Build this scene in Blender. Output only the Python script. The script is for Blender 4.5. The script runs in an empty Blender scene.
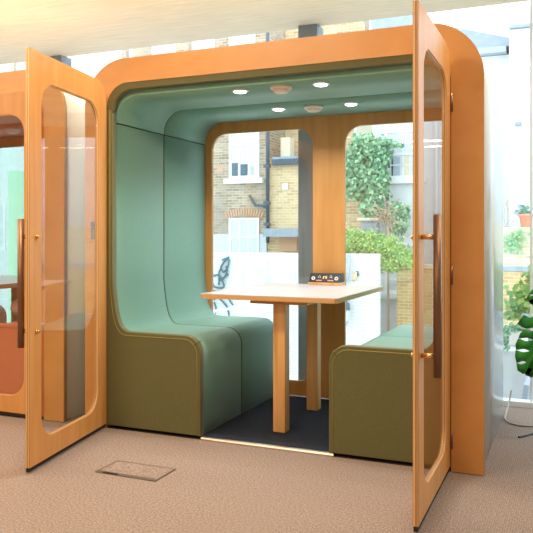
import bpy, bmesh, math, random
from mathutils import Vector, Matrix
PI = math.pi
C = bpy.context.scene.collection
rnd = random.Random(7)

# ------------------------------------------------------------------ materials
def newmat(name):
    m = bpy.data.materials.new(name); m.use_nodes = True
    nt = m.node_tree
    return m, nt, nt.nodes, nt.links, nt.nodes['Principled BSDF']

def plain(name, col, rough=0.5, metal=0.0, spec=0.5, bump=0.0, bscale=200, coat=0.0, var=0.0, vscale=6):
    m, nt, N, L, b = newmat(name)
    b.inputs['Base Color'].default_value = (*col, 1)
    b.inputs['Roughness'].default_value = rough
    b.inputs['Metallic'].default_value = metal
    b.inputs['Specular IOR Level'].default_value = spec
    b.inputs['Coat Weight'].default_value = coat
    tc = N.new('ShaderNodeTexCoord')
    if bump:
        n = N.new('ShaderNodeTexNoise'); n.inputs['Scale'].default_value = bscale; n.inputs['Detail'].default_value = 3
        L.new(tc.outputs['Object'], n.inputs['Vector'])
        bp = N.new('ShaderNodeBump'); bp.inputs['Strength'].default_value = bump; bp.inputs['Distance'].default_value = 0.002
        L.new(n.outputs['Fac'], bp.inputs['Height']); L.new(bp.outputs['Normal'], b.inputs['Normal'])
    if var:
        n2 = N.new('ShaderNodeTexNoise'); n2.inputs['Scale'].default_value = vscale; n2.inputs['Detail'].default_value = 6
        L.new(tc.outputs['Object'], n2.inputs['Vector'])
        cr = N.new('ShaderNodeValToRGB')
        cr.color_ramp.elements[0].position = 0.3; cr.color_ramp.elements[1].position = 0.7
        cr.color_ramp.elements[0].color = (*[c*(1-var) for c in col], 1)
        cr.color_ramp.elements[1].color = (*[min(1, c*(1+var)) for c in col], 1)
        L.new(n2.outputs['Fac'], cr.inputs['Fac']); L.new(cr.outputs['Color'], b.inputs['Base Color'])
    return m

def fabric(name, col, scale=260, var=0.10):
    m, nt, N, L, b = newmat(name)
    b.inputs['Roughness'].default_value = 0.6
    b.inputs['Specular IOR Level'].default_value = 0.4
    b.inputs['Sheen Weight'].default_value = 0.25
    b.inputs['Sheen Roughness'].default_value = 0.5
    tc = N.new('ShaderNodeTexCoord')
    n = N.new('ShaderNodeTexNoise'); n.inputs['Scale'].default_value = scale; n.inputs['Detail'].default_value = 2
    L.new(tc.outputs['Object'], n.inputs['Vector'])
    cr = N.new('ShaderNodeValToRGB')
    cr.color_ramp.elements[0].position = 0.35; cr.color_ramp.elements[1].position = 0.65
    cr.color_ramp.elements[0].color = (*[c*(1-var) for c in col], 1)
    cr.color_ramp.elements[1].color = (*[c*(1+var) for c in col], 1)
    L.new(n.outputs['Fac'], cr.inputs['Fac']); L.new(cr.outputs['Color'], b.inputs['Base Color'])
    bp = N.new('ShaderNodeBump'); bp.inputs['Strength'].default_value = 0.35; bp.inputs['Distance'].default_value = 0.0015
    L.new(n.outputs['Fac'], bp.inputs['Height']); L.new(bp.outputs['Normal'], b.inputs['Normal'])
    return m

def wood(name, c1, c2, axis='z', rough=0.42, scale=1.0, coat=0.15):
    m, nt, N, L, b = newmat(name)
    b.inputs['Roughness'].default_value = rough
    b.inputs['Coat Weight'].default_value = coat; b.inputs['Coat Roughness'].default_value = 0.25
    tc = N.new('ShaderNodeTexCoord'); mp = N.new('ShaderNodeMapping')
    s = {'z': (14, 14, 1.2), 'x': (1.2, 14, 14), 'y': (14, 1.2, 14), 'n': (3.5, 5, 5)}[axis]
    mp.inputs['Scale'].default_value = tuple(v*scale for v in s)
    L.new(tc.outputs['Object'], mp.inputs['Vector'])
    n = N.new('ShaderNodeTexNoise'); n.inputs['Scale'].default_value = 1.4; n.inputs['Detail'].default_value = 5
    n.inputs['Distortion'].default_value = 0.6
    L.new(mp.outputs['Vector'], n.inputs['Vector'])
    mp2 = N.new('ShaderNodeMapping'); mp2.inputs['Scale'].default_value = tuple(v*0.17*scale for v in s)
    L.new(tc.outputs['Object'], mp2.inputs['Vector'])
    w = N.new('ShaderNodeTexNoise'); w.inputs['Scale'].default_value = 1.6; w.inputs['Detail'].default_value = 2
    L.new(mp2.outputs['Vector'], w.inputs['Vector'])
    mul = N.new('ShaderNodeMath'); mul.operation = 'MULTIPLY'; mul.inputs[1].default_value = 14
    L.new(w.outputs['Fac'], mul.inputs[0])
    sn = N.new('ShaderNodeMath'); sn.operation = 'PINGPONG'; sn.inputs[1].default_value = 1
    L.new(mul.outputs[0], sn.inputs[0])
    mx = N.new('ShaderNodeMath'); mx.operation = 'MULTIPLY_ADD'; mx.inputs[1].default_value = 0.18
    L.new(sn.outputs[0], mx.inputs[0]); L.new(n.outputs['Fac'], mx.inputs[2])
    cr = N.new('ShaderNodeValToRGB')
    cr.color_ramp.elements[0].position = 0.35; cr.color_ramp.elements[1].position = 0.8
    cr.color_ramp.elements[0].color = (*c1, 1); cr.color_ramp.elements[1].color = (*c2, 1)
    L.new(mx.outputs[0], cr.inputs['Fac']); L.new(cr.outputs['Color'], b.inputs['Base Color'])
    return m

def ply_edge(name):
    m, nt, N, L, b = newmat(name)
    b.inputs['Roughness'].default_value = 0.5
    tc = N.new('ShaderNodeTexCoord'); sp = N.new('ShaderNodeSeparateXYZ')
    L.new(tc.outputs['Object'], sp.inputs[0])
    mul = N.new('ShaderNodeMath'); mul.operation = 'MULTIPLY'; mul.inputs[1].default_value = 170
    L.new(sp.outputs['Y'], mul.inputs[0])
    pp = N.new('ShaderNodeMath'); pp.operation = 'PINGPONG'; pp.inputs[1].default_value = 1
    L.new(mul.outputs[0], pp.inputs[0])
    cr = N.new('ShaderNodeValToRGB')
    cr.color_ramp.elements[0].color = (0.36, 0.17, 0.055, 1); cr.color_ramp.elements[1].color = (0.74, 0.45, 0.2, 1)
    L.new(pp.outputs[0], cr.inputs['Fac']); L.new(cr.outputs['Color'], b.inputs['Base Color'])
    return m

def glassy(name, tint=(1, 1, 1), refl=1.0, ior=1.5):
    m = bpy.data.materials.new(name); m.use_nodes = True
    nt = m.node_tree; N = nt.nodes; L = nt.links; N.clear()
    o = N.new('ShaderNodeOutputMaterial'); t = N.new('ShaderNodeBsdfTransparent'); g = N.new('ShaderNodeBsdfGlossy')
    g.inputs['Roughness'].default_value = 0.01
    t.inputs['Color'].default_value = (*tint, 1)
    lw = N.new('ShaderNodeLayerWeight'); lw.inputs['Blend'].default_value = 0.5
    pw = N.new('ShaderNodeMath'); pw.operation = 'POWER'; pw.inputs[1].default_value = 5
    L.new(lw.outputs['Facing'], pw.inputs[0])
    f = N.new('ShaderNodeMath'); f.operation = 'MULTIPLY_ADD'; f.inputs[1].default_value = 0.55; f.inputs[2].default_value = 0.12
    L.new(pw.outputs[0], f.inputs[0])
    mu = N.new('ShaderNodeMath'); mu.operation = 'MULTIPLY'; mu.inputs[1].default_value = refl; mu.use_clamp = True
    mx = N.new('ShaderNodeMixShader')
    L.new(f.outputs[0], mu.inputs[0]); L.new(mu.outputs[0], mx.inputs[0])
    L.new(t.outputs[0], mx.inputs[1]); L.new(g.outputs[0], mx.inputs[2]); L.new(mx.outputs[0], o.inputs[0])
    return m

def emis(name, col, s):
    m = bpy.data.materials.new(name); m.use_nodes = True
    nt = m.node_tree; N = nt.nodes; L = nt.links; N.clear()
    o = N.new('ShaderNodeOutputMaterial'); e = N.new('ShaderNodeEmission')
    e.inputs[0].default_value = (*col, 1); e.inputs[1].default_value = s; L.new(e.outputs[0], o.inputs[0])
    return m

def brick(name, c1, c2, mortar, var=None, bias=0.0, msize=0.009):
    m, nt, N, L, b = newmat(name)
    b.inputs['Roughness'].default_value = 0.9
    tc = N.new('ShaderNodeTexCoord'); sp = N.new('ShaderNodeSeparateXYZ'); cb = N.new('ShaderNodeCombineXYZ')
    L.new(tc.outputs['Object'], sp.inputs[0])
    ad = N.new('ShaderNodeMath'); ad.operation = 'ADD'
    L.new(sp.outputs['X'], ad.inputs[0]); L.new(sp.outputs['Y'], ad.inputs[1])
    L.new(ad.outputs[0], cb.inputs['X']); L.new(sp.outputs['Z'], cb.inputs['Y'])
    bt = N.new('ShaderNodeTexBrick')
    bt.inputs['Scale'].default_value = 1.0
    bt.inputs['Brick Width'].default_value = 0.26; bt.inputs['Row Height'].default_value = 0.09
    bt.inputs['Mortar Size'].default_value = msize; bt.inputs['Bias'].default_value = bias
    bt.inputs['Color1'].default_value = (*c1, 1); bt.inputs['Color2'].default_value = (*c2, 1); bt.inputs['Mortar'].default_value = (*mortar, 1)
    L.new(cb.outputs[0], bt.inputs['Vector'])
    out = bt.outputs['Color']
    if var:
        n = N.new('ShaderNodeTexNoise'); n.inputs['Scale'].default_value = 1.3; n.inputs['Detail'].default_value = 7
        L.new(tc.outputs['Object'], n.inputs['Vector'])
        cr = N.new('ShaderNodeValToRGB'); cr.color_ramp.elements[0].position = 0.45; cr.color_ramp.elements[1].position = 0.62
        L.new(n.outputs['Fac'], cr.inputs['Fac'])
        mx = N.new('ShaderNodeMix'); mx.data_type = 'RGBA'
        fm = N.new('ShaderNodeMath'); fm.operation = 'MULTIPLY'; fm.inputs[1].default_value = 0.55
        L.new(cr.outputs['Color'], fm.inputs[0]); L.new(fm.outputs[0], mx.inputs[0])
        L.new(out, mx.inputs[6]); mx.inputs[7].default_value = (*var, 1); out = mx.outputs[2]
    L.new(out, b.inputs['Base Color'])
    return m

def carpet(name, c1, c2, stripe=0.25):
    m, nt, N, L, b = newmat(name)
    b.inputs['Roughness'].default_value = 0.95; b.inputs['Specular IOR Level'].default_value = 0.1
    tc = N.new('ShaderNodeTexCoord')
    n = N.new('ShaderNodeTexNoise'); n.inputs['Scale'].default_value = 110; n.inputs['Detail'].default_value = 4
    L.new(tc.outputs['Object'], n.inputs['Vector'])
    w = N.new('ShaderNodeTexWave'); w.bands_direction = 'X'; w.inputs['Scale'].default_value = 34; w.inputs['Distortion'].default_value = 1.5
    w.inputs['Detail'].default_value = 2; w.inputs['Detail Scale'].default_value = 12
    L.new(tc.outputs['Object'], w.inputs['Vector'])
    ma = N.new('ShaderNodeMath'); ma.operation = 'MULTIPLY_ADD'; ma.inputs[1].default_value = stripe
    L.new(w.outputs['Fac'], ma.inputs[0]); L.new(n.outputs['Fac'], ma.inputs[2])
    cr = N.new('ShaderNodeValToRGB'); cr.color_ramp.elements[0].position = 0.4; cr.color_ramp.elements[1].position = 0.85
    cr.color_ramp.elements[0].color = (*c1, 1); cr.color_ramp.elements[1].color = (*c2, 1)
    L.new(ma.outputs[0], cr.inputs['Fac']); L.new(cr.outputs['Color'], b.inputs['Base Color'])
    bp = N.new('ShaderNodeBump'); bp.inputs['Strength'].default_value = 0.35; bp.inputs['Distance'].default_value = 0.003
    L.new(ma.outputs[0], bp.inputs['Height']); L.new(bp.outputs['Normal'], b.inputs['Normal'])
    return m

M = {}
M['ply'] = wood('plywood_face', (0.57, 0.26, 0.070), (0.66, 0.325, 0.100), 'z')
M['ply_h'] = wood('plywood_face_horizontal', (0.57, 0.26, 0.070), (0.63, 0.305, 0.090), 'n')
M['edge'] = ply_edge('plywood_edge')
M['leg'] = wood('pine_leg', (0.60, 0.30, 0.10), (0.80, 0.46, 0.18), 'z')
M['ceil'] = wood('ceiling_panel_wood', (0.73, 0.60, 0.44), (0.84, 0.71, 0.55), 'x', rough=0.7, scale=2.5, coat=0)
M['sage'] = fabric('sage_green_fabric', (0.168, 0.352, 0.270))
M['olive'] = fabric('olive_green_fabric', (0.115, 0.112, 0.036))
M['rust'] = fabric('rust_orange_fabric', (0.62, 0.17, 0.05))
M['rust_d'] = fabric('rust_panel_fabric', (0.55, 0.14, 0.035))
M['piping'] = plain('dark_piping', (0.07, 0.08, 0.03), 0.8)
M['goldpipe'] = plain('olive_piping', (0.30, 0.26, 0.07), 0.7)
M['rustpipe'] = plain('rust_piping', (0.35, 0.08, 0.03), 0.7)
M['lam'] = plain('white_laminate', (0.60, 0.67, 0.67), 0.14, spec=0.6)
M['lam_lit'] = plain('lit_white_laminate', (0.88, 0.87, 0.85), 0.15, spec=0.6)  # paler copy of lam: reflected light on the rust booth's shell painted in
M['top'] = plain('table_laminate', (0.62, 0.58, 0.56), 0.3, spec=0.4)
M['navy'] = carpet('navy_carpet', (0.016, 0.019, 0.030), (0.05, 0.058, 0.080), 0.1)
M['carpet'] = carpet('beige_carpet', (0.19, 0.145, 0.12), (0.40, 0.32, 0.28), 0.12)
M['alu'] = plain('threshold_metal', (0.72, 0.63, 0.55), 0.4, metal=1)
M['bronze'] = plain('bronze_tube', (0.24, 0.14, 0.09), 0.38, metal=0.8)
M['brass'] = plain('brass', (0.9, 0.58, 0.26), 0.25, metal=1)
M['black'] = plain('black_plastic', (0.012, 0.012, 0.014), 0.45)
M['dark'] = plain('dark_gap', (0.015, 0.012, 0.01), 0.9)
M['grey'] = plain('grey_switch_plate', (0.15, 0.12, 0.095), 0.5, metal=0.3)
M['white'] = plain('white_plastic', (0.82, 0.80, 0.76), 0.4)
M['ventw'] = plain('vent_plastic', (0.80, 0.66, 0.58), 0.45)
M['steel'] = plain('grey_painted_steel', (0.20, 0.24, 0.28), 0.55)
M['frame'] = plain('facade_frame_paint', (0.78, 0.82, 0.86), 0.4)
M['plaster'] = plain('interior_plaster', (0.72, 0.66, 0.58), 0.85)
M['glass'] = glassy('door_glass', (0.985, 0.99, 0.985), 1.0)
M['fglass'] = glassy('facade_glass', (0.99, 1.0, 1.0), 0.5)
M['bglass'] = glassy('booth_glass', (0.97, 0.99, 0.985), 0.5)
M['tealglass'] = glassy('tinted_booth_glass', (0.78, 0.86, 0.84), 1.0)
M['led'] = emis('lit_led_lens', (0.86, 0.88, 1.0), 9)
# outdoors
M['stock'] = brick('london_stock_brick', (0.26, 0.18, 0.11), (0.50, 0.38, 0.26), (0.56, 0.50, 0.42), var=(0.36, 0.30, 0.24))
M['yellow'] = brick('yellow_brick', (0.50, 0.33, 0.16), (0.74, 0.55, 0.30), (0.74, 0.66, 0.52), var=(0.70, 0.53, 0.31))
M['gardenb'] = brick('yellow_garden_brick', (0.46, 0.31, 0.12), (0.58, 0.41, 0.18), (0.66, 0.55, 0.34))
M['mossb'] = brick('weathered_brick', (0.52, 0.42, 0.28), (0.72, 0.62, 0.46), (0.72, 0.70, 0.60), var=(0.42, 0.52, 0.34))
M['whiteb'] = brick('white_painted_brick', (0.66, 0.69, 0.70), (0.70, 0.73, 0.74), (0.57, 0.61, 0.63))
M['render'] = plain('white_render', (0.68, 0.72, 0.74), 0.8, var=0.03)
M['wpaint'] = plain('white_window_paint', (0.80, 0.82, 0.83), 0.5)
M['wpane'] = plain('pale_curtained_pane', (0.60, 0.67, 0.70), 0.3)
M['dpane'] = plain('dark_window_pane', (0.05, 0.09, 0.13), 0.1)
M['rubbed'] = plain('rubbed_red_brick', (0.62, 0.36, 0.22), 0.9)
M['slate'] = plain('slate_roof', (0.30, 0.36, 0.42), 0.7, var=0.1)
M['pipe'] = plain('black_iron_pipe', (0.06, 0.085, 0.12), 0.5)
M['beige'] = plain('beige_blind', (0.70, 0.62, 0.47), 0.7)
M['terra'] = plain('terracotta', (0.72, 0.30, 0.19), 0.8)
M['planter'] = plain('blue_grey_planter', (0.38, 0.46, 0.55), 0.6)
M['paving'] = plain('pale_paving', (0.72, 0.70, 0.66), 0.9, var=0.05)
M['ivy1'] = plain('ivy_leaf_dark', (0.10, 0.30, 0.17), 0.5)
M['ivy2'] = plain('ivy_leaf_light', (0.32, 0.56, 0.32), 0.5)
M['shr1'] = plain('shrub_leaf_light', (0.40, 0.56, 0.15), 0.6)
M['shr2'] = plain('shrub_leaf_green', (0.20, 0.42, 0.13), 0.6)
M['twig'] = plain('dry_brown_twigs', (0.45, 0.32, 0.22), 0.9)
M['iron'] = plain('blue_black_ironwork', (0.05, 0.11, 0.15), 0.6)
M['mon'] = plain('monstera_leaf', (0.03, 0.30, 0.03), 0.22, spec=0.6, var=0.25, vscale=14)
M['monrib'] = plain('monstera_stem', (0.18, 0.42, 0.08), 0.4)
M['cable'] = plain('grey_cable', (0.33, 0.30, 0.28), 0.4)
M['cabled'] = plain('dark_cable', (0.05, 0.045, 0.05), 0.4)
M['bluer'] = plain('pale_blue_render', (0.72, 0.76, 0.74), 0.6)
M['greenp'] = plain('mint_green_panel', (0.48, 0.74, 0.52), 0.6)
M['pink'] = fabric('pink_fabric', (0.68, 0.36, 0.28))

# ------------------------------------------------------------------ mesh helpers
class MB:
    def __init__(s): s.bm = bmesh.new(); s.mats = []
    def mi(s, m):
        m = M[m] if isinstance(m, str) else m
        if m not in s.mats: s.mats.append(m)
        return s.mats.index(m)
    def face(s, pts, m, smooth=False):
        vs = [s.bm.verts.new(p) for p in pts]
        f = s.bm.faces.new(vs); f.material_index = s.mi(m); f.smooth = smooth; return f
    def box(s, x0, x1, y0, y1, z0, z1, m, bev=0.0, rot=None):
        r = bmesh.ops.create_cube(s.bm, size=1)
        vs = r['verts']
        for v in vs:
            v.co = Vector(((x0+x1)/2 + v.co.x*(x1-x0), (y0+y1)/2 + v.co.y*(y1-y0), (z0+z1)/2 + v.co.z*(z1-z0)))
        if rot: bmesh.ops.transform(s.bm, matrix=rot, verts=vs)
        fs = {f for v in vs for f in v.link_faces}
        mi = s.mi(m)
        for f in fs: f.material_index = mi
        if bev:
            es = list({e for v in vs for e in v.link_edges})
            r = bmesh.ops.bevel(s.bm, geom=es, offset=bev, segments=2, affect='EDGES', profile=0.5)
            for f in r['faces']: f.material_index = mi
        return s
    def prism(s, pts, y0, y1, m, me=None, bev=0.0, seg=3, axis='y', smooth=True):
        """closed XZ outline pushed along Y (or axis x: YZ outline along X; z: XY outline along Z)"""
        def P(a, b, t):
            return {'y': (a, t, b), 'x': (t, a, b), 'z': (a, b, t)}[axis]
        A = [s.bm.verts.new(P(a, b, y0)) for a, b in pts]
        B = [s.bm.verts.new(P(a, b, y1)) for a, b in pts]
        n = len(pts); mi = s.mi(m); me_i = s.mi(me or m)
        f0 = s.bm.faces.new(A); f1 = s.bm.faces.new(B[::-1])
        f0.material_index = f1.material_index = mi
        fs = [f0, f1]
        for i in range(n):
            f = s.bm.faces.new((A[i], B[i], B[(i+1) % n], A[(i+1) % n])); f.material_index = me_i; f.smooth = smooth; fs.append(f)
        bmesh.ops.recalc_face_normals(s.bm, faces=fs)
        if bev:
            es = list(f0.edges) + list(f1.edges)
            r = bmesh.ops.bevel(s.bm, geom=es, offset=bev, segments=seg, affect='EDGES', profile=0.5)
            for f in r['faces']: f.material_index = me_i; f.smooth = True
        return s
    def ring(s, outer, inner, y0, y1, m, me=None, closed=True):
        """XZ frame between two outlines with the same number of points, pushed along Y"""
        n = len(outer); mi = s.mi(m); ei = s.mi(me or m)
        mk = lambda pts, y: [s.bm.verts.new((a, y, b)) for a, b in pts]
        O0, O1, I0, I1 = mk(outer, y0), mk(outer, y1), mk(inner, y0), mk(inner, y1)
        fs = []
        for i in range(n if closed else n-1):
            j = (i+1) % n
            for q, mm, sm in (((O0[i], O0[j], I0[j], I0[i]), mi, False), ((O1[i], I1[i], I1[j], O1[j]), mi, False),
                          ((O0[i], O1[i], O1[j], O0[j]), ei, True), ((I0[i], I0[j], I1[j], I1[i]), ei, True)):
                f = s.bm.faces.new(q); f.material_index = mm; f.smooth = sm; fs.append(f)
        if not closed:
            for i in (0, n-1):
                f = s.bm.faces.new((O0[i], I0[i], I1[i], O1[i])); f.material_index = ei; fs.append(f)
        bmesh.ops.recalc_face_normals(s.bm, faces=fs)
        return s
    def cyl(s, p0, p1, r0, m, r1=None, seg=20, caps=True):
        p0, p1 = Vector(p0), Vector(p1); r1 = r0 if r1 is None else r1
        d = (p1-p0).normalized(); a = d.orthogonal().normalized(); b = d.cross(a)
        A = []; B = []
        for k in range(seg):
            t = 2*PI*k/seg; o = a*math.cos(t)+b*math.sin(t)
            A.append(s.bm.verts.new(p0+o*r0)); B.append(s.bm.verts.new(p1+o*r1))
        mi = s.mi(m)
        for k in range(seg):
            j = (k+1) % seg
            f = s.bm.faces.new((A[k], A[j], B[j], B[k])); f.material_index = mi; f.smooth = True
        if caps:
            f = s.bm.faces.new(A[::-1]); f.material_index = mi
            f = s.bm.faces.new(B); f.material_index = mi
        return s
    def lathe(s, prof, c, m, seg=28, mats=None):
        """profile (r,z) around the vertical through c"""
        rows = []
        for r, z in prof:
            rows.append([s.bm.verts.new((c[0]+r*math.cos(2*PI*k/seg), c[1]+r*math.sin(2*PI*k/seg), c[2]+z)) for k in range(seg)])
        for i in range(len(rows)-1):
            mi = s.mi(mats[i] if mats else m)
            for k in range(seg):
                j = (k+1) % seg
                f = s.bm.faces.new((rows[i][k], rows[i][j], rows[i+1][j], rows[i+1][k])); f.material_index = mi; f.smooth = True
        for row, rev in ((rows[0], True), (rows[-1], False)):
            f = s.bm.faces.new(row[::-1] if rev else row); f.material_index = s.mi(mats[-1] if mats and not rev else (mats[0] if mats else m))
        return s
    def tube(s, pts, r, m, seg=10):
        pts = [Vector(p) for p in pts]
        rows = []; n = len(pts); prev = None
        for i, p in enumerate(pts):
            t = (pts[min(i+1, n-1)]-pts[max(i-1, 0)]).normalized()
            a = (t.orthogonal() if prev is None else prev - t*prev.dot(t)).normalized(); prev = a
            b = t.cross(a)
            rr = r[i] if isinstance(r, (list, tuple)) else r
            rows.append([s.bm.verts.new(p+(a*math.cos(2*PI*k/seg)+b*math.sin(2*PI*k/seg))*rr) for k in range(seg)])
        mi = s.mi(m)
        for i in range(n-1):
            for k in range(seg):
                j = (k+1) % seg
                f = s.bm.faces.new((rows[i][k], rows[i][j], rows[i+1][j], rows[i+1][k])); f.material_index = mi; f.smooth = True
        for row in (rows[0][::-1], rows[-1]):
            f = s.bm.faces.new(row); f.material_index = mi
        return s
    def build(s, name, parent=None, loc=None, rotz=None):
        me = bpy.data.meshes.new(name)
        s.bm.to_mesh(me); s.bm.free()
        for m in s.mats: me.materials.append(m)
        o = bpy.data.objects.new(name, me); C.objects.link(o)
        if parent: o.parent = parent
        if loc: o.location = loc
        if rotz is not None: o.rotation_euler = (0, 0, rotz)
        return o

def smooth_path(pts, n=8):
    P = [Vector(p) for p in pts]; out = []
    for i in range(len(P)-1):
        p0 = P[max(i-1, 0)]; p1 = P[i]; p2 = P[i+1]; p3 = P[min(i+2, len(P)-1)]
        for k in range(n):
            t = k/n
            out.append(0.5*((2*p1)+(p2-p0)*t+(2*p0-5*p1+4*p2-p3)*t*t+(3*p1-p0-3*p2+p3)*t**3))
    out.append(P[-1]); return out

def rrect(x0, x1, z0, z1, r, k=10):
    """rounded rectangle, r = (bottom-left, bottom-right, top-right, top-left)"""
    if not isinstance(r, (tuple, list)): r = (r,)*4
    out = []
    for (cx, cz, a0), rr in zip(((x0, z0, PI), (x1, z0, 1.5*PI), (x1, z1, 0), (x0, z1, .5*PI)), r):
        rr = max(rr, 0.0005)
        ox = cx + (rr if cx == x0 else -rr); oz = cz + (rr if cz == z0 else -rr)
        for i in range(k+1):
            a = a0 + .5*PI*i/k
            out.append((ox+rr*math.cos(a), oz+rr*math.sin(a)))
    return out

def archpts(x0, x1, z0, z1, r, k=14):
    """open arch outline: up the left side, round, down the right"""
    out = [(x0, z0)]
    for i in range(k+1):
        a = PI - .5*PI*i/k; out.append((x0+r+r*math.cos(a), z1-r+r*math.sin(a)))
    for i in range(k+1):
        a = .5*PI - .5*PI*i/k; out.append((x1-r+r*math.cos(a), z1-r+r*math.sin(a)))
    out.append((x1, z0)); return out

def empty(name, loc=(0, 0, 0), rotz=0.0):
    o = bpy.data.objects.new(name, None); C.objects.link(o); o.location = loc; o.rotation_euler = (0, 0, rotz)
    o.empty_display_size = 0.1
    return o
def tag(o, label=None, cat=None, group=None, kind=None):
    if label: o['label'] = label
    if cat: o['category'] = cat
    if group: o['group'] = group
    if kind: o['kind'] = kind
    return o

# ------------------------------------------------------------------ the room
tag(MB().box(-9, 3.6, -7.5, 1.62, -0.12, 0, 'carpet').build('floor'), kind='structure')
tag(MB().box(-9, 3.6, -7.5, 1.47, 2.70, 3.0, 'ceil').build('ceiling'), kind='structure')
tag(MB().box(-9, 3.6, -7.62, -7.5, 0, 2.7, 'plaster').build('wall_back'), kind='structure')
tag(MB().box(-9.12, -9, -7.5, 1.5, 0, 2.7, 'plaster').build('wall_left'), kind='structure')
tag(MB().box(3.6, 3.72, -7.5, 1.5, 0, 2.7, 'plaster').build('wall_right'), kind='structure')

w = MB()
w.box(-9, 3.6, 1.53, 1.62, 0.0, 0.035, 'frame')
w.box(-9, -0.63, 1.55, 1.61, 2.08, 2.14, 'frame')
w.box(-9, 3.6, 1.53, 1.62, 3.0, 3.08, 'frame')
for x in (-7.7, -7.0, -6.3, -5.6, -4.9, -4.3, -3.08, -2.474, -1.0):
    w.box(x-.016, x+.016, 1.55, 1.61, 2.14, 3.0, 'frame')
for x in (-6.04, -5.3, -0.65, 0.130, 0.9, 1.67, 2.44, 3.2):
    w.box(x-.008, x+.008, 1.57, 1.59, 0.035, 3.0, 'frame')
win = tag(w.build('window_1'), kind='structure')
g = MB(); g.box(-9, 3.6, 1.575, 1.583, 0.035, 3.0, 'fglass'); g.build('pane', win)
for i, x in enumerate((-8.35, -6.04, -3.73, -1.41)):
    c = MB().box(x-.07, x+.08, 1.40, 1.54, 0, 2.7, 'steel', 0.004)
    tag(c.build('trim_%d' % (i+1)), kind='structure')

# floor outlet hatch
hb = empty('floor_box', (-1.575, -0.59, 0), 0.0)
tag(hb, 'flush floor outlet hatch with a carpeted lid in the beige carpet', 'floor hatch')
b = MB(); o_ = rrect(-.172, .172, -.095, .095, .004, 3); i_ = rrect(-.162, .162, -.068, .089, .003, 3)
mi = b.mi('grey')
n = len(o_)
vo = [b.bm.verts.new((x, y, .004)) for x, y in o_]; vi = [b.bm.verts.new((x, y, .004)) for x, y in i_]
v0 = [b.bm.verts.new((x, y, .0002)) for x, y in o_]
for i in range(n):
    j = (i+1) % n
    b.bm.faces.new((vo[i], vo[j], vi[j], vi[i])); b.bm.faces.new((v0[i], v0[j], vo[j], vo[i]))
b.build('hatch_frame', hb)
b = MB(); b.prism(i_, .0003, .0035, 'carpet', axis='z', smooth=False); lid = b.build('lid', hb)
b = MB(); b.box(-.13, -.045, -.094, -.081, .0042, .006, 'black', .0005); b.build('finger_slot', hb)

# cables on the floor
cb = MB(); cb.tube(smooth_path([(.01, 1.47, .12), (-.0, 1.42, .05), (-.005, 1.25, .007), (-.0, 1.14, .006), (.035, 1.055, .006), (.095, 1.02, .006), (.18, 1.03, .006), (.32, 1.02, .006), (.5, .9, .006)]), .0055, 'cable')
tag(cb.build('cable'), 'thin grey cable curling from the window to the right edge of the carpet', 'cable')
cb = MB(); cb.tube(smooth_path([(.105, .752, .006), (.14, .80, .006), (.18, .87, .006), (.26, .93, .006), (.42, .84, .006)]), .006, 'cabled')
tag(cb.build('cable'), 'short dark cable end lying on the carpet nearer the camera', 'cable')

# ------------------------------------------------------------------ meeting booth
def fix(pts):
    out = []
    for p in pts:
        if not out or (abs(p[0]-out[-1][0])+abs(p[1]-out[-1][1])) > 1e-4: out.append(p)
    return out

def bench_curve(xb, zs, xf, rf, z0, ztop, k=10):
    """from the foot of the seat front, over the seat and up the back (left bench; x grows to the front)"""
    pts = [(xf, z0)]
    for i in range(k+1):
        a = .5*PI*i/k; pts.append((xf-rf+rf*math.cos(a), zs-rf+rf*math.sin(a)))
    # sweep from seat into the backrest: elliptical
    rx, rz = 0.125, 0.30
    # bezier-like curve
    p0 = Vector((xb+rx, zs)); p1 = Vector((xb+.045, zs)); p2 = Vector((xb+.02, zs+.07)); p3 = Vector((xb, zs+rz))
    for i in range(k+3):
        t = i/(k+2)
        q = p0*(1-t)**3+p1*3*t*(1-t)**2+p2*3*t*t*(1-t)+p3*t**3
        pts.append((q.x, q.y))
    pts.append((xb, ztop))
    return pts

W = 2.33
def mir(pts): return [(-W-x, z) for x, z in pts][::-1]

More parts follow.
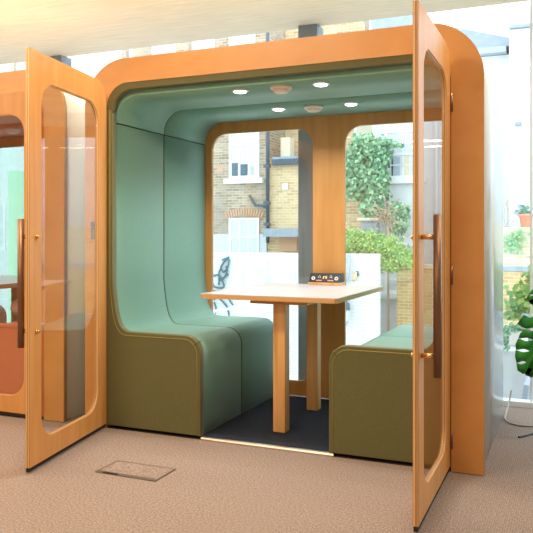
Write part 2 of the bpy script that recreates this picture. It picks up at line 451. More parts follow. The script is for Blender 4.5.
def make_door(parent, side, L, ang, glass, R=.13):
    """a plywood door leaf with a rounded glazed opening; local x=0 at the hinge, outer face towards -y"""
    T = .022
    hx = -2.172 if side == 'left' else -.180
    s = 1 if side == 'left' else -1
    b = MB()
    z0, z1 = .030, 2.060
    x0, x1 = 0.002, L
    st = 0.11
    if side == 'left':
        out = rrect(x0, x1, z0, z1, (.001, .001, .001, R)); inn = rrect(st, L-st, .135, 1.922, .12)
    else:
        out = rrect(-x1, -x0, z0, z1, (.001, .001, R, .001)); inn = rrect(-L+st, -st, .135, 1.922, .12)
    b.ring(out, inn, -T, 0, 'ply', 'edge')
    d = b.build('door', parent, (hx, -.001, 0), ang)
    b = MB(); b.box(min(s*.004, s*L), max(s*.004, s*L), -T+.003, -.003, .010, .0295, 'dark'); b.build('bottom_seal', d)
    # glazing bead and pane
    b = MB()
    if side == 'left':
        i2 = rrect(st+.006, L-st-.006, .141, 1.916, .114)
    else:
        i2 = rrect(-L+st+.006, -st-.006, .141, 1.916, .114)
    b.ring(inn, i2, -T+.006, -.006, 'edge'); b.build('glazing_bead', d)
    b = MB(); b.prism(i2, -T/2-.002, -T/2+.002, glass, smooth=False); b.build('glass_pane', d)
    # pull handle
    b = MB(); hxx = s*(L-.062)
    yb = -T-.062
    b.cyl((hxx, yb, .60), (hxx, yb, 1.235), .0165, 'bronze')
    for z in (.682, 1.147):
        b.cyl((hxx, yb+.012, z), (hxx, -T-.0005, z), .010, 'brass')
        b.cyl((hxx, .0005, z), (hxx, .008, z), .013, 'brass'); b.cyl((hxx, .008, z), (hxx, .018, z), .009, 'brass')
    b.build('pull_handle', d)
    for z in (.16, .96, 1.80):
        b = MB(); b.cyl((-s*.002, -T-.006, z-.045), (-s*.002, -T-.006, z+.045), .007, 'bronze', seg=12)
        b.build('hinge', d)
    return d

def make_booth(x_off, fab, fabp, pipe, angs, Ls, rearglass, label):
    root = tag(empty('meeting_booth', (x_off, 0, 0)), label, 'meeting booth')
    # front frame
    b = MB(); b.ring(archpts(-W, 0, 0.004, 2.2, .28), archpts(-2.176, -.154, 0.004, 2.056, .15), 0, .03, 'ply_h', 'edge', closed=False)
    b.build('front_frame', root)
    # outer shell
    b = MB(); b.ring(archpts(-W+.02, -.02, 0.004, 2.18, .26), archpts(-2.178, -.152, 0.004, 2.058, .148), .0305, 1.235, 'lam' if angs[0] else 'lam_lit', closed=False)
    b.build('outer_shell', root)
    # base and booth floor
    b = MB(); b.box(-2.175, -.155, .012, 1.23, .0, .004, 'dark'); b.box(-1.60, -.73, .030, 1.19, .004, .008, 'navy'); b.build('booth_floor', root)
    b = MB(); b.prism([(-.0, .001), (.0, .008), (.005, .016), (.026, .016), (.03, .001)], -1.535, -.755, 'alu', axis='x', smooth=False)
    b.build('threshold_strip', root)
    # rear wall with two glazed openings
    b = MB()
    for xa, xb2, ha, hb2 in ((-2.15, -1.165, -2.09, -1.29), (-1.165, -.18, -1.058, -.24)):
        b.ring(rrect(xa, xb2, .019, 2.0, .0005), rrect(ha, hb2, .12, 1.905, .12), 1.192, 1.222, 'ply', 'edge')
    b.build('rear_panel', root)
    for ha, hb2 in ((-2.09, -1.29), (-1.058, -.24)):
        b = MB(); b.prism(rrect(ha, hb2, .12, 1.905, .12), 1.204, 1.210, rearglass, smooth=False); b.build('rear_window', root)
    # benches with their backs, upholstered, two segments deep
    segs = ((.052, .597), (.607, 1.191))
    for flip in (False, True):
        dx = .027 if flip else 0
        inner = bench_curve(-2.140, .560, -1.562-dx, .105, .010, 1.824)
        for (ya, yb) in segs:
            pts = fix(inner + [(-2.176, 1.824), (-2.176, .010)])
            if flip: pts = mir(pts)
            b = MB(); b.prism(pts, ya, yb, fab, bev=.009)
            be = b.build('bench', root)
        pts = fix(bench_curve(-2.143, .557, -1.565-dx, .104, .026, 1.824) + [(-2.175, 1.824), (-2.175, .026)])
        if flip: pts = mir(pts)
        b = MB(); b.prism(pts, .5972, .6068, 'piping'); b.build('seam', be)
        x0, x1 = (-2.176, -2.150) if not flip else (-W+2.150, -W+2.176)
        b = MB(); b.box(x0, x1, .053, 1.19, 1.8245, 1.8335, 'piping'); b.build('seam_strip', root)
        # end panel closing the bench at the front
        oc = bench_curve(-2.134, .584, -1.538-dx*.45, .10, .020, 1.90)
        pts = fix(oc + [(-2.134, 1.9), (-2.175, 1.9), (-2.175, .020)])
        if flip: pts = mir(pts)
        b = MB(); b.prism(pts, .002, .046, fabp, bev=.006); ep = b.build('bench_end_panel', root)
        pc = bench_curve(-2.150, .562, -1.560-dx*.45, .085, .03, 1.90)
        if flip: pc = mir(pc)
        b = MB(); b.tube([(x, .0015, z) for x, z in fix(pc)], .0022, pipe, 6); b.build('piping', ep)
        a = (-1.552, .545) if not flip else (-W+1.564, .545)
        b = MB(); sx = 1 if not flip else -1
        b.tube([(a[0]-sx*.030, .001, a[1]-.02), (a[0]-sx*.003, .001, a[1]+.006), (a[0]-sx*.0, .04, a[1]+.008)], .0018, 'piping', 6); b.build('seam', ep)
    # ceiling lining
    def lining(zt, xin, r, zb):
        return archpts(xin, -W-xin, zb, zt, r, 14)
    for ya, yb in segs:
        b = MB(); b.ring(lining(2.056, -2.176, .148, 1.834), lining(1.986, -2.140, .15, 1.834), ya, yb, fab, closed=False)
        b.build('ceiling_lining', root)
    b = MB(); b.ring(lining(2.056, -2.176, .148, 1.902), lining(2.018, -2.134, .135, 1.902), .004, .046, fabp, closed=False)
    b.build('lining_border', root)
    b = MB(); b.ring(lining(2.056, -2.176, .148, 1.84), lining(1.989, -2.143, .15, 1.84), .5972, .6068, 'piping', closed=False); b.build('seam_strip', root)
    # lights and vents in the lining
    for x, y in ((-1.37, .17), (-.88, .17), (-1.39, .80), (-.90, .81)):
        b = MB(); b.lathe([(.050, 0), (.050, -.003), (.043, -.006), (.036, -.006)], (x, y, 1.9855), 'white'); dl = b.build('downlight', root)
        b = MB(); b.lathe([(.035, .0), (.035, -.003), (.022, -.007), (.004, -.008)], (x, y, 1.979), 'led', mats=['led']*3); b.build('lens', dl)
        if angs[0] != 0:
            la = bpy.data.lights.new('booth_lamp', 'SPOT'); la.energy = 21; la.spot_size = 2.4; la.spot_blend = .8; la.shadow_soft_size = .03; la.color = (.93, .95, 1)
            lo = bpy.data.objects.new('booth_lamp', la); C.objects.link(lo); lo.parent = root; lo.location = (x, y, 1.965)
    for x, y in ((-1.11, .155), (-1.15, .81)):
        b = MB(); b.lathe([(.062, 0), (.062, -.012), (.054, -.018), (.046, -.018), (.046, -.026), (.034, -.036), (.006, -.038)], (x, y, 1.9855), 'ventw'); b.build('air_vent', root)
    # switch plate on the left of the frame
    b = MB(); b.box(-2.283, -2.205, -.007, -.0005, 1.13, 1.235, 'grey', .002)
    for x in (-2.252, -2.228): b.cyl((x, -.007, 1.182), (x, -.017, 1.182), .006, 'brass', seg=12)
    b.build('switch_plate', root)
    make_door(root, 'left', Ls[0], angs[0], 'glass' if angs[0] else 'bglass'); make_door(root, 'right', Ls[1], angs[1], 'glass' if angs[1] else 'bglass')
    return root

def make_table(x_off, label):
    t = tag(empty('booth_table', (x_off-1.18, .62, .032)), label, 'table')
    b = MB()
    out = rrect(-.44, .40, -.475, .555, .02, 5)
    b.prism(out, .776, .780, 'top', axis='z', smooth=False)
    b.prism(out, .7515, .776, 'edge', axis='z', smooth=False)
    b.build('tabletop', t)
    b = MB(); b.box(-.15, .20, -.40, .53, .727, .7510, 'ply_h', .003); b.build('under_board', t)
    for y in (-.29, .28):
        b = MB(); b.box(-.037, .038, y-.037, y+.037, -.0235, .7265, 'leg', .003); b.build('leg', t)
    return t

def make_power(x_off, label):
    p = tag(empty('power_socket_unit', (x_off-1.172, 1.135, .8125)), label, 'power socket unit')
    b = MB(); b.box(-.118, .118, -.048, .05, 0, .018, 'leg', .002)
    b.build('base', p)
    b = MB(); b.prism([(-.045, .0185), (.049, .0185), (.049, .078), (-.012, .078)], -.112, .112, 'black', axis='x', smooth=False)
    b.build('socket_housing', p)
    # frames on the sloping front: local (u across, v up the slope)
    e = Vector((0, .033, .0595)).normalized(); nrm = Vector((0, -.0595, .033)).normalized(); o0 = Vector((0, -.045, .0185))
    def at(u, v, h=0): return o0+Vector((u, 0, 0))+e*v+nrm*h
    for u in (-.083, .083):
        b = MB(); b.cyl(at(u, .030, .0003), at(u, .030, .004), .013, 'white'); b.cyl(at(u, .030, .0041), at(u, .030, .0052), .006, 'grey'); b.build('socket_knob', p)
    for u in (-.040, .042):
        b = MB()
        def q(u0, u1, v0, v1, m):
            b.face([at(u0, v0, .0012), at(u1, v0, .0012), at(u1, v1, .0012), at(u0, v1, .0012)], m)
        q(u-.021, u+.021, .010, .019, 'terra'); q(u-.008, u-.004, .034, .044, 'white'); q(u+.004, u+.008, .034, .044, 'white'); q(u-.003, u+.003, .048, .052, 'white')
        b.build('socket_outlet', p)
    b = MB()
    for u in (-.009, .009): b.box(-.005, .005, 0, .003, 0, .022, 'brass', rot=Matrix.Translation(at(u, .026, .0004)) @ Matrix(((1, 0, 0), (0, -nrm.y*-1, e.y), (0, nrm.z, e.z))).to_4x4())
    b.build('charging_port', p)
    return p

AL = math.atan2(-.83, .156); AR = math.radians(90.3)
booth = make_booth(0, 'sage', 'olive', 'goldpipe', (AL, AR), (.852, .795), 'bglass', 'plywood booth lined in green fabric with both glazed doors standing open')
make_table(0, 'pale topped table with square wooden legs between the green benches')
make_power(0, 'black socket unit on the table against the green booth rear pillar')
OFF = -2.49
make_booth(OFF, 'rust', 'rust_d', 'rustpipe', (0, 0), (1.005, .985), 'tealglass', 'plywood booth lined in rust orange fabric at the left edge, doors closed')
make_table(OFF, 'table inside the rust orange booth at the left edge of the photo')
# rounded cushion on the rust bench
b = MB(); b.lathe([(.02, 0), (.13, .012), (.165, .06), (.155, .11), (.09, .15), (.02, .16)], (0, 0, 0), 'pink')
cu = b.build('cushion'); cu.location = (-3.20, .55, .563); tag(cu, 'rounded pink cushion on the rust orange bench', 'cushion')

# ------------------------------------------------------------------ monstera at the right edge
def monstera_leaf(parent, base, tip, up, size, seed):
    r = random.Random(seed)
    base, tip = Vector(base), Vector(tip); ax = (tip-base); Ln = ax.length; ax.normalize()
    up = Vector(up); side = ax.cross(up).normalized(); nr = side.cross(ax).normalized()
    b = MB(); mi = b.mi('mon')
    # half outline as width over length, with slits cut between the lobes
    n = 5
    def wid(t): return size*(math.sin(PI*min(1, t*.93+.07))**.62)*(1-.35*t)
    def pt(t, wv, sg):
        droop = -.10*Ln*(t-.2)**2 - .25*wv*wv/size
        return base+ax*(t*Ln)+side*(sg*wv)+nr*droop
    for sg in (1, -1):
        ts = [i/n for i in range(n+1)]
        for i in range(n):
            t0, t1 = ts[i], ts[i+1]; gap = .022
            K = 8; rowa = []; rowb = []
            for k in range(K+1):
                q = k/K
                g_ = .030*max(0, math.sin(PI*(q-.30)/.55)) if q < .85 else .004
                ta = t0+g_+q*.12; tb = t1-g_+q*.12
                sh = 1-.10*q*q
                wa = wid(min(.99, max(.12, t0)))*q; wb = wid(min(.99, t1))*q
                rowa.append(pt(min(ta, 1.02), wa, sg)); rowb.append(pt(min(tb, 1.04), wb, sg))
            va = [b.bm.verts.new(p) for p in rowa]; vb = [b.bm.verts.new(p) for p in rowb]
            for k in range(K):
                f = b.bm.faces.new((va[k], va[k+1], vb[k+1], vb[k])); f.material_index = mi; f.smooth = True
            # rounded lobe end
            e1 = b.bm.verts.new(pt(min((t0+t1)/2+.13, 1.04), wid(min(.99, (t0+t1)/2))*1.04, sg))
            f = b.bm.faces.new((va[-1], e1, vb[-1])); f.material_index = mi; f.smooth = True
    bmesh.ops.remove_doubles(b.bm, verts=b.bm.verts, dist=.0005)
    bmesh.ops.solidify(b.bm, geom=b.bm.faces[:], thickness=.0012)
    lf = b.build('leaf', parent)
    b = MB(); b.tube([pt(t/8, 0, 1)+nr*.001 for t in range(9)], [.004-.0004*t for t in range(9)], 'monrib', 8); b.build('midrib', lf)
    return lf
mp_ = tag(empty('monstera_plant', (.52, .72, 0)), 'monstera plant with split glossy leaves reaching in at the right edge', 'plant')
b = MB(); b.lathe([(.10, 0), (.13, .02), (.155, .26), (.165, .28), (.165, .30), (.145, .30), (.14, .26), (.02, .26)], (.1, .1, 0), 'white'); b.build('pot', mp_)
cd = Vector((-.12, -.95, .25))
leafs = [((-.25, -.12, .70), (-.372, -.14, .405), .125, (-.1, -1, .1)), ((-.17, -.08, .92), (-.348, -.12, .80), .06, (.1, -1, .3)),
         ((-.14, -.05, .72), (-.335, -.10, .70), .045, (-.2, -.8, .6)), ((.25, .1, .95), (.5, .1, 1.15), .16, (0, -1, .3)), ((.2, .2, .7), (.55, .25, .62), .17, (0, -.7, .7)),
         ((.05, .15, 1.1), (-.12, .1, 1.35), .13, (-.1, -.9, .2))]
for i, (ba, tp, sz, up) in enumerate(leafs):
    monstera_leaf(mp_, ba, tp, up, sz, i)
    b = MB(); b.tube(smooth_path([(.1, .1, .262), ((ba[0]+.1)/2+.03, (ba[1]+.1)/2, (ba[2]+.27)/2+.05), ba], 6), .005, 'monrib', 8); b.build('stem', mp_)

# ------------------------------------------------------------------ outdoors
tag(MB().box(-45, 25, 1.75, 60, -2.7, -2.5, 'paving').build('ground'), kind='structure')
tag(MB().box(-9.2, 3.8, 1.50, 1.74, -2.5, -.125, 'render').build('wall_front'), kind='structure')

def sash(b, x0, x1, z0, z1, y, cols=3, rows=4, dark=(), sill=True, bar=.035, pane='wpane'):
    """white sash window in front of plane y"""
    fw = .08
    b.box(x0, x1, y-.05, y-.001, z0, z0+fw, 'wpaint'); b.box(x0, x1, y-.05, y-.001, z1-fw, z1, 'wpaint')
    b.box(x0, x0+fw, y-.05, y-.001, z0+fw, z1-fw, 'wpaint'); b.box(x1-fw, x1, y-.05, y-.001, z0+fw, z1-fw, 'wpaint')
    zm = (z0+z1)/2; b.box(x0+fw, x1-fw, y-.045, y-.001, zm-.04, zm+.04, 'wpaint')
    iw = x1-x0-2*fw; ih = z1-z0-2*fw
    for i in range(1, cols): xx = x0+fw+iw*i/cols; b.box(xx-bar/2, xx+bar/2, y-.04, y-.001, z0+fw, z1-fw, 'wpaint')
    for i in range(1, rows):
        zz = z0+fw+ih*i/rows
        if abs(zz-zm) > .05: b.box(x0+fw, x1-fw, y-.04, y-.001, zz-bar/2, zz+bar/2, 'wpaint')
    if sill: b.box(x0-.15, x1+.15, y-.16, y-.001, z0-.16, z0, 'wpaint')
def sash_obj(parent, x0, x1, z0, z1, y, **k):
    dark = k.pop('dark', ()); pm = k.get('pane', 'wpane')
    b = MB(); sash(b, x0, x1, z0, z1, y, **k); s = b.build('sash_window', parent)
    b = MB(); fw = .08; b.box(x0+fw, x1-fw, y-.022, y-.002, z0+fw, z1-fw, pm); b.build('pane', s)
    for (a0, a1, c0, c1, m) in dark:
        b = MB(); b.box(a0, a1, y-.030, y-.0225, c0, c1, m); b.build('view_through_pane', s)
    return s

Y1 = 18
h = tag(empty('brick_house', (-10, Y1, -2.5)), 'weathered brown brick house with white sash windows beyond the white wall', 'house')
def place(o): return o
h.location = (.09, 0, 0)
b = MB(); b.box(-14.6, -8.95, Y1, Y1+6, 1.19, 9.5, 'stock'); b.build('wall', h)
b = MB(); b.box(-14.6, -8.95, Y1-.02, Y1+6, -2.5, 1.188, 'whiteb'); b.build('painted_lower_wall', h)
sash_obj(h, -10.30, -9.20, 3.02, 5.3, Y1, cols=3, rows=4,
         dark=((-10.2, -9.98, 3.12, 3.55, 'dpane'), (-9.9, -9.62, 3.12, 3.50, 'dpane'), (-9.52, -9.40, 3.12, 3.42, 'planter'), (-9.38, -9.30, 3.12, 3.6, 'beige')))
s2 = sash_obj(h, -10.30, -9.20, .45, 1.72, Y1-.02, cols=3, rows=2, sill=False)
b = MB()   # arch of gauged bricks
for i in range(15):
    t = (i-7)/7; x = -9.75+t*.60; z = 1.80-.10*t*t
    b.box(-.030, .030, -.06, -.022, 0, .24, 'rubbed', rot=Matrix.Translation((x, Y1, z)) @ Matrix.Rotation(t*.42, 4, 'Y'))
b.build('brick_arch', h)
sash_obj(h, -13.4, -12.3, 3.02, 5.3, Y1, cols=3, rows=4)
for xx in (-13.3, -11.8, -10.3): sash_obj(h, xx, xx+.95, 6.75, 8.3, Y1, cols=3, rows=4)
b = MB(); b.box(-10.78, -10.55, Y1-.012, Y1-.001, 3.28, 3.46, 'rubbed'); b.build('patched_bricks', h)

h2 = tag(empty('brick_extension', (0, 0, 0)), 'yellow brick rear extension right of the black drainpipe', 'building')
b = MB(); b.box(-8.85, -5.32, Y1+.05, Y1+5, -2.5, 3.60, 'yellow'); b.box(-8.85, -5.32, Y1+1.6, Y1+6, 3.60, 8.3, 'yellow'); b.build('wall', h2)
b = MB(); b.box(-8.62, -5.33, Y1-.12, Y1+1.6, 3.605, 3.68, 'slate'); b.box(-8.62, -5.33, Y1-.16, Y1+.045, 3.42, 3.60, 'pipe'); b.build('gutter', h2)
b = MB(); b.box(-8.50, -8.16, Y1+.3, Y1+.7, 3.69, 4.36, 'beige', .02); b.build('chimney_block', h2)
sash_obj(h2, -8.05, -7.1, 3.95, 5.3, Y1+1.59, cols=1, rows=2, pane='beige')
sash_obj(h2, -6.35, -5.6, 3.95, 5.0, Y1+1.59, cols=1, rows=2, pane='beige')
b = MB(); b.box(-8.32, -8.12, Y1+.0, Y1+.049, 2.62, 2.82, 'wpaint', .01); b.build('wall_vent', h2)
b = MB(); b.box(-8.64, -7.0, Y1-.8, Y1+.045, 1.20, 1.32, 'slate'); b.box(-8.64, -7.0, Y1-.82, Y1-.80, 1.1, 1.36, 'slate'); b.build('canopy', h2)
b = MB(); b.box(-8.3, -7.7, Y1-.3, Y1+.045, .65, 1.19, 'rubbed'); b.build('brick_pier', h2)

dp = MB(); dp.tube([(-8.78, Y1-.10, 8.8), (-8.78, Y1-.10, .9)], .06, 'pipe', 12)
for z in (7.2, 5.4, 3.4, 2.2, 1.5): dp.box(-8.90, -8.70, Y1-.18, Y1-.03, z-.05, z+.05, 'pipe')
dp.tube([(-8.80, Y1-.12, 2.05), (-9.0, Y1-.14, 2.12), (-9.2, Y1-.14, 2.12), (-9.35, Y1-.1, 2.32), (-9.45, Y1-.06, 2.45)], .045, 'pipe', 8)
tag(dp.build('drainpipe'), 'black iron drainpipe with a short branch between the two brick buildings', 'drainpipe')

h3 = tag(empty('white_house', (0, 0, 0)), 'white rendered house with sash window and low slate roof beyond the shrubs', 'house')
b = MB(); b.box(-5.30, -1.29, Y1-.1, Y1+7, -2.5, 6.29, 'render'); b.build('wall', h3)
sash_obj(h3, -4.90, -3.80, 2.86, 4.32, Y1-.1, cols=2, rows=4, dark=((-4.62, -4.44, 2.94, 3.5, 'planter'), (-4.36, -4.15, 2.94, 3.5, 'beige'), (-4.70, -4.64, 2.94, 3.5, 'dpane')))
sash_obj(h3, -4.90, -3.80, -.6, .9, Y1-.1, cols=2, rows=4)
b = MB(); b.tube([(-3.35, Y1-.18, 6.3), (-3.35, Y1-.18, -2)], .05, 'render', 10); b.build('downpipe', h3)
b = MB()
b.prism([(-5.31, 6.47), (-1.29, 6.47), (-1.29, 6.70), (-3.4, 7.35), (-5.31, 8.6)], Y1-.35, Y1+7, 'slate', smooth=False); b.build('roof', h3)
b = MB(); b.box(-5.31, -1.38, Y1-.45, Y1-.11, 6.30, 6.46, 'planter'); b.build('gutter', h3)
h4 = tag(empty('white_chimney_building', (0, 0, 0)), 'tall plain white building with grey coping at the far right', 'building')
b = MB(); b.box(-1.28, 5, Y1-.6, Y1+7, -2.5, 6.85, 'render'); b.build('wall', h4)
b = MB(); b.box(-1.28, 5.1, Y1-.7, Y1+7, 6.86, 6.95, 'slate'); b.build('coping', h4)
b = MB(); b.box(-1.12, -.95, Y1-.72, Y1-.605, 4.17, 4.26, 'slate'); b.build('wall_bracket', h4)

# far left buildings seen through the rust booth
h5 = tag(empty('blue_building', (0, 0, 0)), 'pale blue building seen through the window of the rust orange booth', 'building')
b = MB(); b.box(-40, -14.9, Y1+1, Y1+7, -2.5, 9.5, 'bluer'); b.build('wall', h5)
for x in (-21.9, -19.2, -24.2): sash_obj(h5, x, x+1.1, .6, 2.4, Y1+1, cols=2, rows=2)
gp = MB(); gp.box(-11.35, -10.87, 9.0, 9.3, -2.5, 2.6, 'greenp', .02)
tag(gp.build('green_panel'), 'mint green painted panel seen through the rust orange booth', 'panel')

# white garden wall with its iron decorations
gw = MB(); gw.box(-18, -4.12, 14, 14.25, -2.5, .68, 'whiteb'); tag(gw.build('garden_wall'), 'low white painted brick wall seen through the booth windows', 'wall')
for i, (x, z, wh) in enumerate(((-7.93, .02, 'beside the ironwork'), (-7.18, .25, 'in the middle, highest of the three'), (-6.42, .0, 'nearest the steel column'))):
    b = MB(); b.tube(smooth_path([(x-.08, 13.975, z-.30), (x-.03, 13.9, z-.33), (x+.05, 13.9, z-.25), (x+.05, 13.9, z+.12), (x+.04, 13.95, z+.20), (x+.04, 13.995, z+.20)], 5), .022, 'frame', 8)
    tag(b.build('wall_hook'), 'pale hook shaped bracket on the white wall, '+wh, 'bracket', 'brackets on the white garden wall')
b = MB()
r2 = random.Random(3)
def px14(px, py):
    l = (px-266.5)/718; d = 17.5/(.9188+l*.3947); return (d*(-.3947+l*.9188)+.4, 13.93, 1.155+(235-py)*d/718)
strokes = [[(229, 257), (224, 262), (221, 268), (224, 272), (228, 266), (229, 259)], [(221, 268), (219, 273), (220, 280), (224, 278), (227, 271), (226, 266)],
           [(213, 276), (219, 275), (222, 280), (224, 286), (221, 288), (215, 287), (213, 284)], [(219, 275), (219, 285)], [(222, 260), (228, 258)], [(221, 280), (226, 276), (228, 274)],
           [(214, 300), (217, 297), (225, 304), (228, 310), (229, 316)], [(214, 302), (216, 309), (214, 316)], [(228, 296), (230, 301), (233, 305)], [(213, 290), (217, 293), (221, 291)]]
for sk in strokes: b.tube(smooth_path([px14(*p) for p in sk], 4), .028, 'iron', 6)
tag(b.build('wire_sculpture'), 'dark scribbled wire sculpture on the white wall beside the green bench', 'sculpture')
b = MB()
for sk in ([(346, 281), (345, 270), (346, 260), (349, 255), (351, 260), (350, 270), (348, 280)], [(348, 280), (353, 280), (357, 277), (356, 273)], [(345, 281), (349, 283)]):
    b.tube(smooth_path([px14(*p) for p in sk], 4), .022, 'planter', 6)
b.tube([px14(356, 272), px14(355, 279), px14(353, 281)], [.05, .045, .03], 'brass', 8); b.tube([px14(357, 271), px14(358, 276)], .03, 'iron', 8)
tag(b.build('wall_lamp'), 'curved gooseneck lamp on the white wall right of the rear pillar', 'lamp')
b = MB(); q = px14(346, 310)
b.lathe([(.02, .55), (.04, .25), (.13, .18), (.15, .02), (.14, -.02), (.12, -.25), (.06, -.36), (.02, -.40)], (q[0], 13.80, q[2]), 'iron', seg=14, mats=['iron', 'iron', 'iron', 'planter', 'wpane', 'planter', 'iron'])
b.box(q[0]-.03, q[0]+.03, 13.8, 13.995, q[2]+.30, q[2]+.34, 'iron')
tag(b.build('lantern'), 'bulbous glass lantern hanging low on the white wall', 'lantern')
b = MB()   # handrail running away
b.tube([(-7.35, 10.0, -.60), (-6.1, 13.0, -.42)], .03, 'frame', 8)
for t in (.25, .7): 
    p = Vector((-7.35, 10.0, -.60)).lerp(Vector((-6.1, 13.0, -.42)), t); b.tube([p, (p.x, p.y, -2.499)], .03, 'frame', 8)
tag(b.build('handrail'), 'thin pale metal handrail in front of the white wall', 'handrail')

# yellow garden wall and its continuation on the right
b = MB(); b.box(-4.11, -1.9, 16, 16.25, -2.5, .25, 'gardenb'); b.box(-4.11, -1.9, 15.97, 16.28, .25, .36, 'mossb')
tag(b.build('brick_garden_wall'), 'yellow brick garden wall below the light green shrub', 'wall')
b = MB(); b.box(-1.89, 6, 16, 16.25, -2.5, .22, 'gardenb'); b.box(-1.89, 6, 16, 16.25, .34, 1.36, 'mossb'); b.box(-1.89, 6, 15.97, 16.25, .22, .34, 'slate')
tag(b.build('brick_garden_wall'), 'taller mossy brick wall carrying the terracotta pot', 'wall')

def leaf_cloud(b, blobs, n, size, mats, seed, flat=1.0):
    r = random.Random(seed); ids = [b.mi(m) for m in mats]
    tot = sum(x[3]*x[5] for x in blobs)
    for (cx, cy, cz, rx, ry, rz) in blobs:
        for _ in range(int(n*rx*rz/tot)):
            u = Vector((r.gauss(0, 1), r.gauss(0, 1), r.gauss(0, 1))).normalized()*(r.random()**.5)*(1+.22*r.gauss(0, 1))
            p = Vector((cx+u.x*rx, cy+u.y*ry, cz+u.z*rz))
            a = Vector((r.gauss(0, 1), r.gauss(0, .5)-.2, r.gauss(0, 1))).normalized(); c_ = a.cross(Vector((r.gauss(0, .5), -1, r.gauss(0, .5)))).normalized()
            s = size*(.6+.8*r.random())
            vs = [b.bm.verts.new(p+a*s), b.bm.verts.new(p+c_*s*.6), b.bm.verts.new(p-a*s*.8), b.bm.verts.new(p-c_*s*.6)]
            f = b.bm.faces.new(vs); f.material_index = ids[0] if r.random() < .55 else ids[-1]
def at(px, py, y):
    l = (px-266.5)/718; d = (y+3.566)/(.9188+l*.3947); return (d*(-.3947+l*.9188)+.4, y, 1.155+(235-py)*d/718)
def blob(px, py, y, rx, rz, ry=.4): q = at(px, py, y); return (q[0], y, q[2], rx, ry, rz)
S = 23/718
t = tag(empty('ivy', (0, 0, 0)), 'dark green ivy climbing the brick extension beside the white house', 'climbing plant')
b = MB(); Yi = 17.3
leaf_cloud(b, [blob(365, 150, Yi, 15*S, 13*S), blob(378, 155, Yi, 12*S, 14*S), blob(358, 178, Yi, 18*S, 20*S), blob(377, 182, Yi, 11*S, 22*S), blob(372, 208, Yi, 11*S, 12*S), blob(352, 165, Yi, 11*S, 14*S),
               blob(387, 143, Yi, 7*S, 3*S), blob(397, 145, Yi, 5*S, 1.5*S), blob(392, 214, Yi, 11*S, 9*S), blob(398, 224, Yi, 8*S, 10*S), blob(396, 207, Yi, 6*S, 5*S), blob(404, 211, Yi, 4*S, 6*S)], 7500, .075, ['ivy1', 'ivy2'], 5)
b.build('foliage', t)
b = MB(); b.tube(smooth_path([at(368, 232, Yi+.1), at(369, 215, Yi+.1), at(375, 185, Yi+.1), at(370, 155, Yi+.1)]), .06, 'twig', 8); q = at(368, 232, Yi+.1); b.tube([(q[0], q[1], -2.499), q], .08, 'twig', 8); b.build('stem', t)
t = tag(empty('shrub', (0, 0, 0)), 'feathery light green shrub above the white and yellow garden walls', 'shrub')
b = MB(); Ys = 15.2
leaf_cloud(b, [blob(352, 242, Ys, 13*.0265, 13*.0265), blob(368, 243, Ys, 15*.0265, 12*.0265), blob(385, 247, Ys, 17*.0265, 12*.0265), blob(400, 256, Ys, 13*.0265, 10*.0265), blob(390, 264, Ys, 13*.0265, 9*.0265), blob(340, 246, Ys, 12*.0265, 14*.0265),
               blob(412, 262, Ys, 9*.0265, 7*.0265)], 9000, .042, ['shr1', 'shr2'], 8)
b.build('foliage', t)
b = MB(); q = at(375, 262, Ys); b.tube([(q[0], 15.2, -2.499), q], .06, 'twig', 8); b.build('stem', t)
b = MB(); r = random.Random(9)
for k in range(60):
    p = Vector(at(385+r.gauss(0, 4), 218+r.gauss(0, 4), 16.3)); d = Vector((r.gauss(0, .25), r.gauss(0, .1), r.gauss(0, .2)))
    b.tube([p, p+d*.5+Vector((0, 0, .05)), p+d], .012, 'twig', 5)
q = at(388, 222, 16.35); b.tube([(q[0], 16.35, -2.499), q], .04, 'twig', 6)
tag(b.build('dry_branches'), 'tangle of dry brown branches under the ivy', 'branches')
b = MB(); q0 = at(363, 218, 16.9); q1 = at(376, 230, 16.9)
b.box(q0[0]-.03, q1[0]+.03, 16.8, 17.2, -2.5, q0[2]-.08, 'slate'); b.box(q0[0]-.12, q1[0]+.12, 16.7, 17.2, q0[2]-.079, q0[2], 'beige')
tag(b.build('garden_pillar'), 'small grey pillar with a pale cap stone under the ivy', 'pillar')

# right-hand strip outside
t = tag(empty('potted_plant', (0, 0, 0)), 'small plant in a terracotta pot on the mossy wall', 'potted plant')
q = at(526, 227, 16.12)
b = MB(); b.lathe([(.11, 0), (.13, .02), (.165, .26), (.185, .27), (.185, .34), (.15, .34), (.14, .28), (.02, .28)], (q[0], 16.12, 1.361), 'terra', seg=20); b.build('pot', t)
b = MB(); leaf_cloud(b, [(q[0]-.05, 16.12, 1.80, .22, .12, .13)], 90, .06, ['ivy1', 'planter'], 3); b.build('foliage', t)
b = MB(); r = random.Random(4)
for k in range(6):
    x = at(503+k*1.2, 227, 16.1)[0]; b.tube(smooth_path([(x, 16.1, 1.362), (x+r.gauss(0, .08), 16.1, 1.7), (x+r.gauss(-.08, .08), 16.1, 2.0+r.random()*.3)], 4), .008, 'twig', 5)
tag(b.build('bare_twigs'), 'thin bare twigs rising from the mossy wall left of the pot', 'twigs')
b = MB(); leaf_cloud(b, [blob(512, 246, 15.9, .25, .22, .06), blob(519, 236, 15.9, .25, .15, .06), blob(507, 240, 15.9, .2, .1, .05)], 130, .05, ['ivy2', 'shr2'], 12)
tag(b.build('climbing_plant'), 'sparse creeper growing over the mossy brick wall', 'climbing plant')
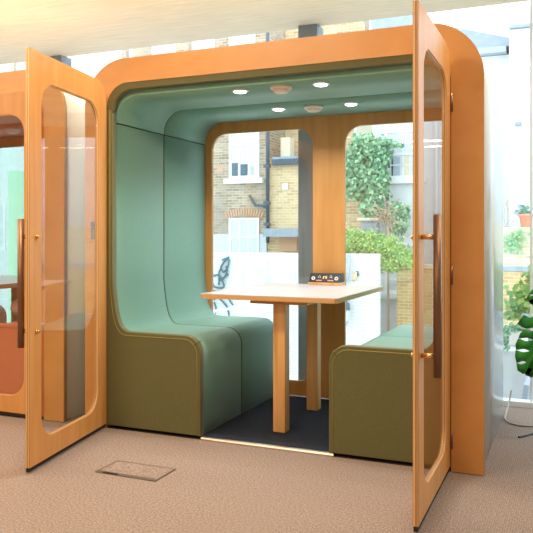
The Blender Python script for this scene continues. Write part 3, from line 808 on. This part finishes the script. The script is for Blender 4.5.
# terrace ledge
b = MB(); b.box(-.9, 2.0, 2.75, 3.6, -2.5, .19, 'render', .01); tag(b.build('terrace_ledge'), 'white ledge just outside the window on the right', 'ledge')
b = MB(); b.box(-.02, .02, 2.2, 2.72, -2.4, .02, 'planter', .004, rot=Matrix.Translation((.06, 0, 0)) @ Matrix.Rotation(.12, 4, 'Y')); tag(b.build('leaning_board'), 'grey board leaning against the white ledge', 'board')
t = tag(empty('planter', (0, 0, 0)), 'blue grey planter full of bushy green leaves on the white ledge', 'planter')
b = MB(); b.lathe([(.13, 0), (.15, .03), (.185, .24), (.20, .25), (.20, .28), (.17, .28), (.16, .2), (.02, .2)], (.17, 3.15, .1905), 'planter'); b.build('pot', t)
b = MB(); leaf_cloud(b, [(.10, 3.15, .62, .24, .2, .24), (.20, 3.15, .76, .2, .2, .2), (-.06, 3.2, .52, .16, .12, .16)], 900, .03, ['shr1', 'shr2'], 21)
b.tube([(.17, 3.15, .38), (.17, 3.15, .7)], .01, 'twig', 6); b.build('foliage', t)
t = tag(empty('planter', (0, 0, 0)), 'low white pot of trailing leaves left of the blue grey planter', 'planter')
b = MB(); b.lathe([(.07, 0), (.075, .02), (.09, .12), (.09, .13), (.075, .13), (.02, .11)], (-.11, 3.05, .1905), 'white'); b.build('pot', t)
b = MB(); leaf_cloud(b, [(-.12, 3.0, .34, .13, .1, .06), (-.14, 2.69, .30, .05, .03, .1)], 220, .022, ['ivy2', 'ivy1'], 22); b.build('foliage', t)

# ------------------------------------------------------------------ light
wd = bpy.data.worlds.new('sky'); bpy.context.scene.world = wd; wd.use_nodes = True
bg = wd.node_tree.nodes['Background']; bg.inputs[0].default_value = (.80, .92, 1.0, 1); bg.inputs[1].default_value = 3.1

def area(x, y, z, sx, sy, e, col, rot=(0, 0, 0)):
    l = bpy.data.lights.new('ceiling_or_fill_light', 'AREA'); l.shape = 'RECTANGLE'; l.size = sx; l.size_y = sy; l.energy = e; l.color = col
    o = bpy.data.objects.new('ceiling_or_fill_light', l); C.objects.link(o); o.location = (x, y, z); o.rotation_euler = rot
    return o
WARM = (1.0, .79, .56)
for x in (-6.4, -3.9, -1.6, .7):
    for y in (-5.6, -3.2, -1.3):
        area(x, y, 2.66, 1.2, .25, 33 if x < 0 else 13, WARM)

for x in (-6.0, -4.4, -2.9, -1.5, -.3, 1.0):  # added unseen fill row: bounces off the booth roofs to brighten the ceiling
    area(x, -.03, 2.66, .9, .12, 17, (1.0, .84, .66))

# ------------------------------------------------------------------ camera
cam = bpy.data.cameras.new('camera'); co = bpy.data.objects.new('camera', cam); C.objects.link(co)
co.location = (.4, -3.566, 1.155); co.rotation_euler = (PI/2, 0, math.atan(308.5/718))
cam.sensor_width = 36; cam.lens = 36*718/533
cam.shift_y = -(266.5-235)/533
cam.clip_start = .05; cam.clip_end = 200
sc = bpy.context.scene; sc.camera = co
sc.view_settings.view_transform = 'Standard'; sc.view_settings.look = 'None'; sc.view_settings.gamma = 1
sc.view_settings.exposure = 0.08
sc.view_settings.use_curve_mapping = False
try:
    sc.cycles.use_denoising = True
    sc.cycles.max_bounces = 10; sc.cycles.transparent_max_bounces = 24
except Exception: pass
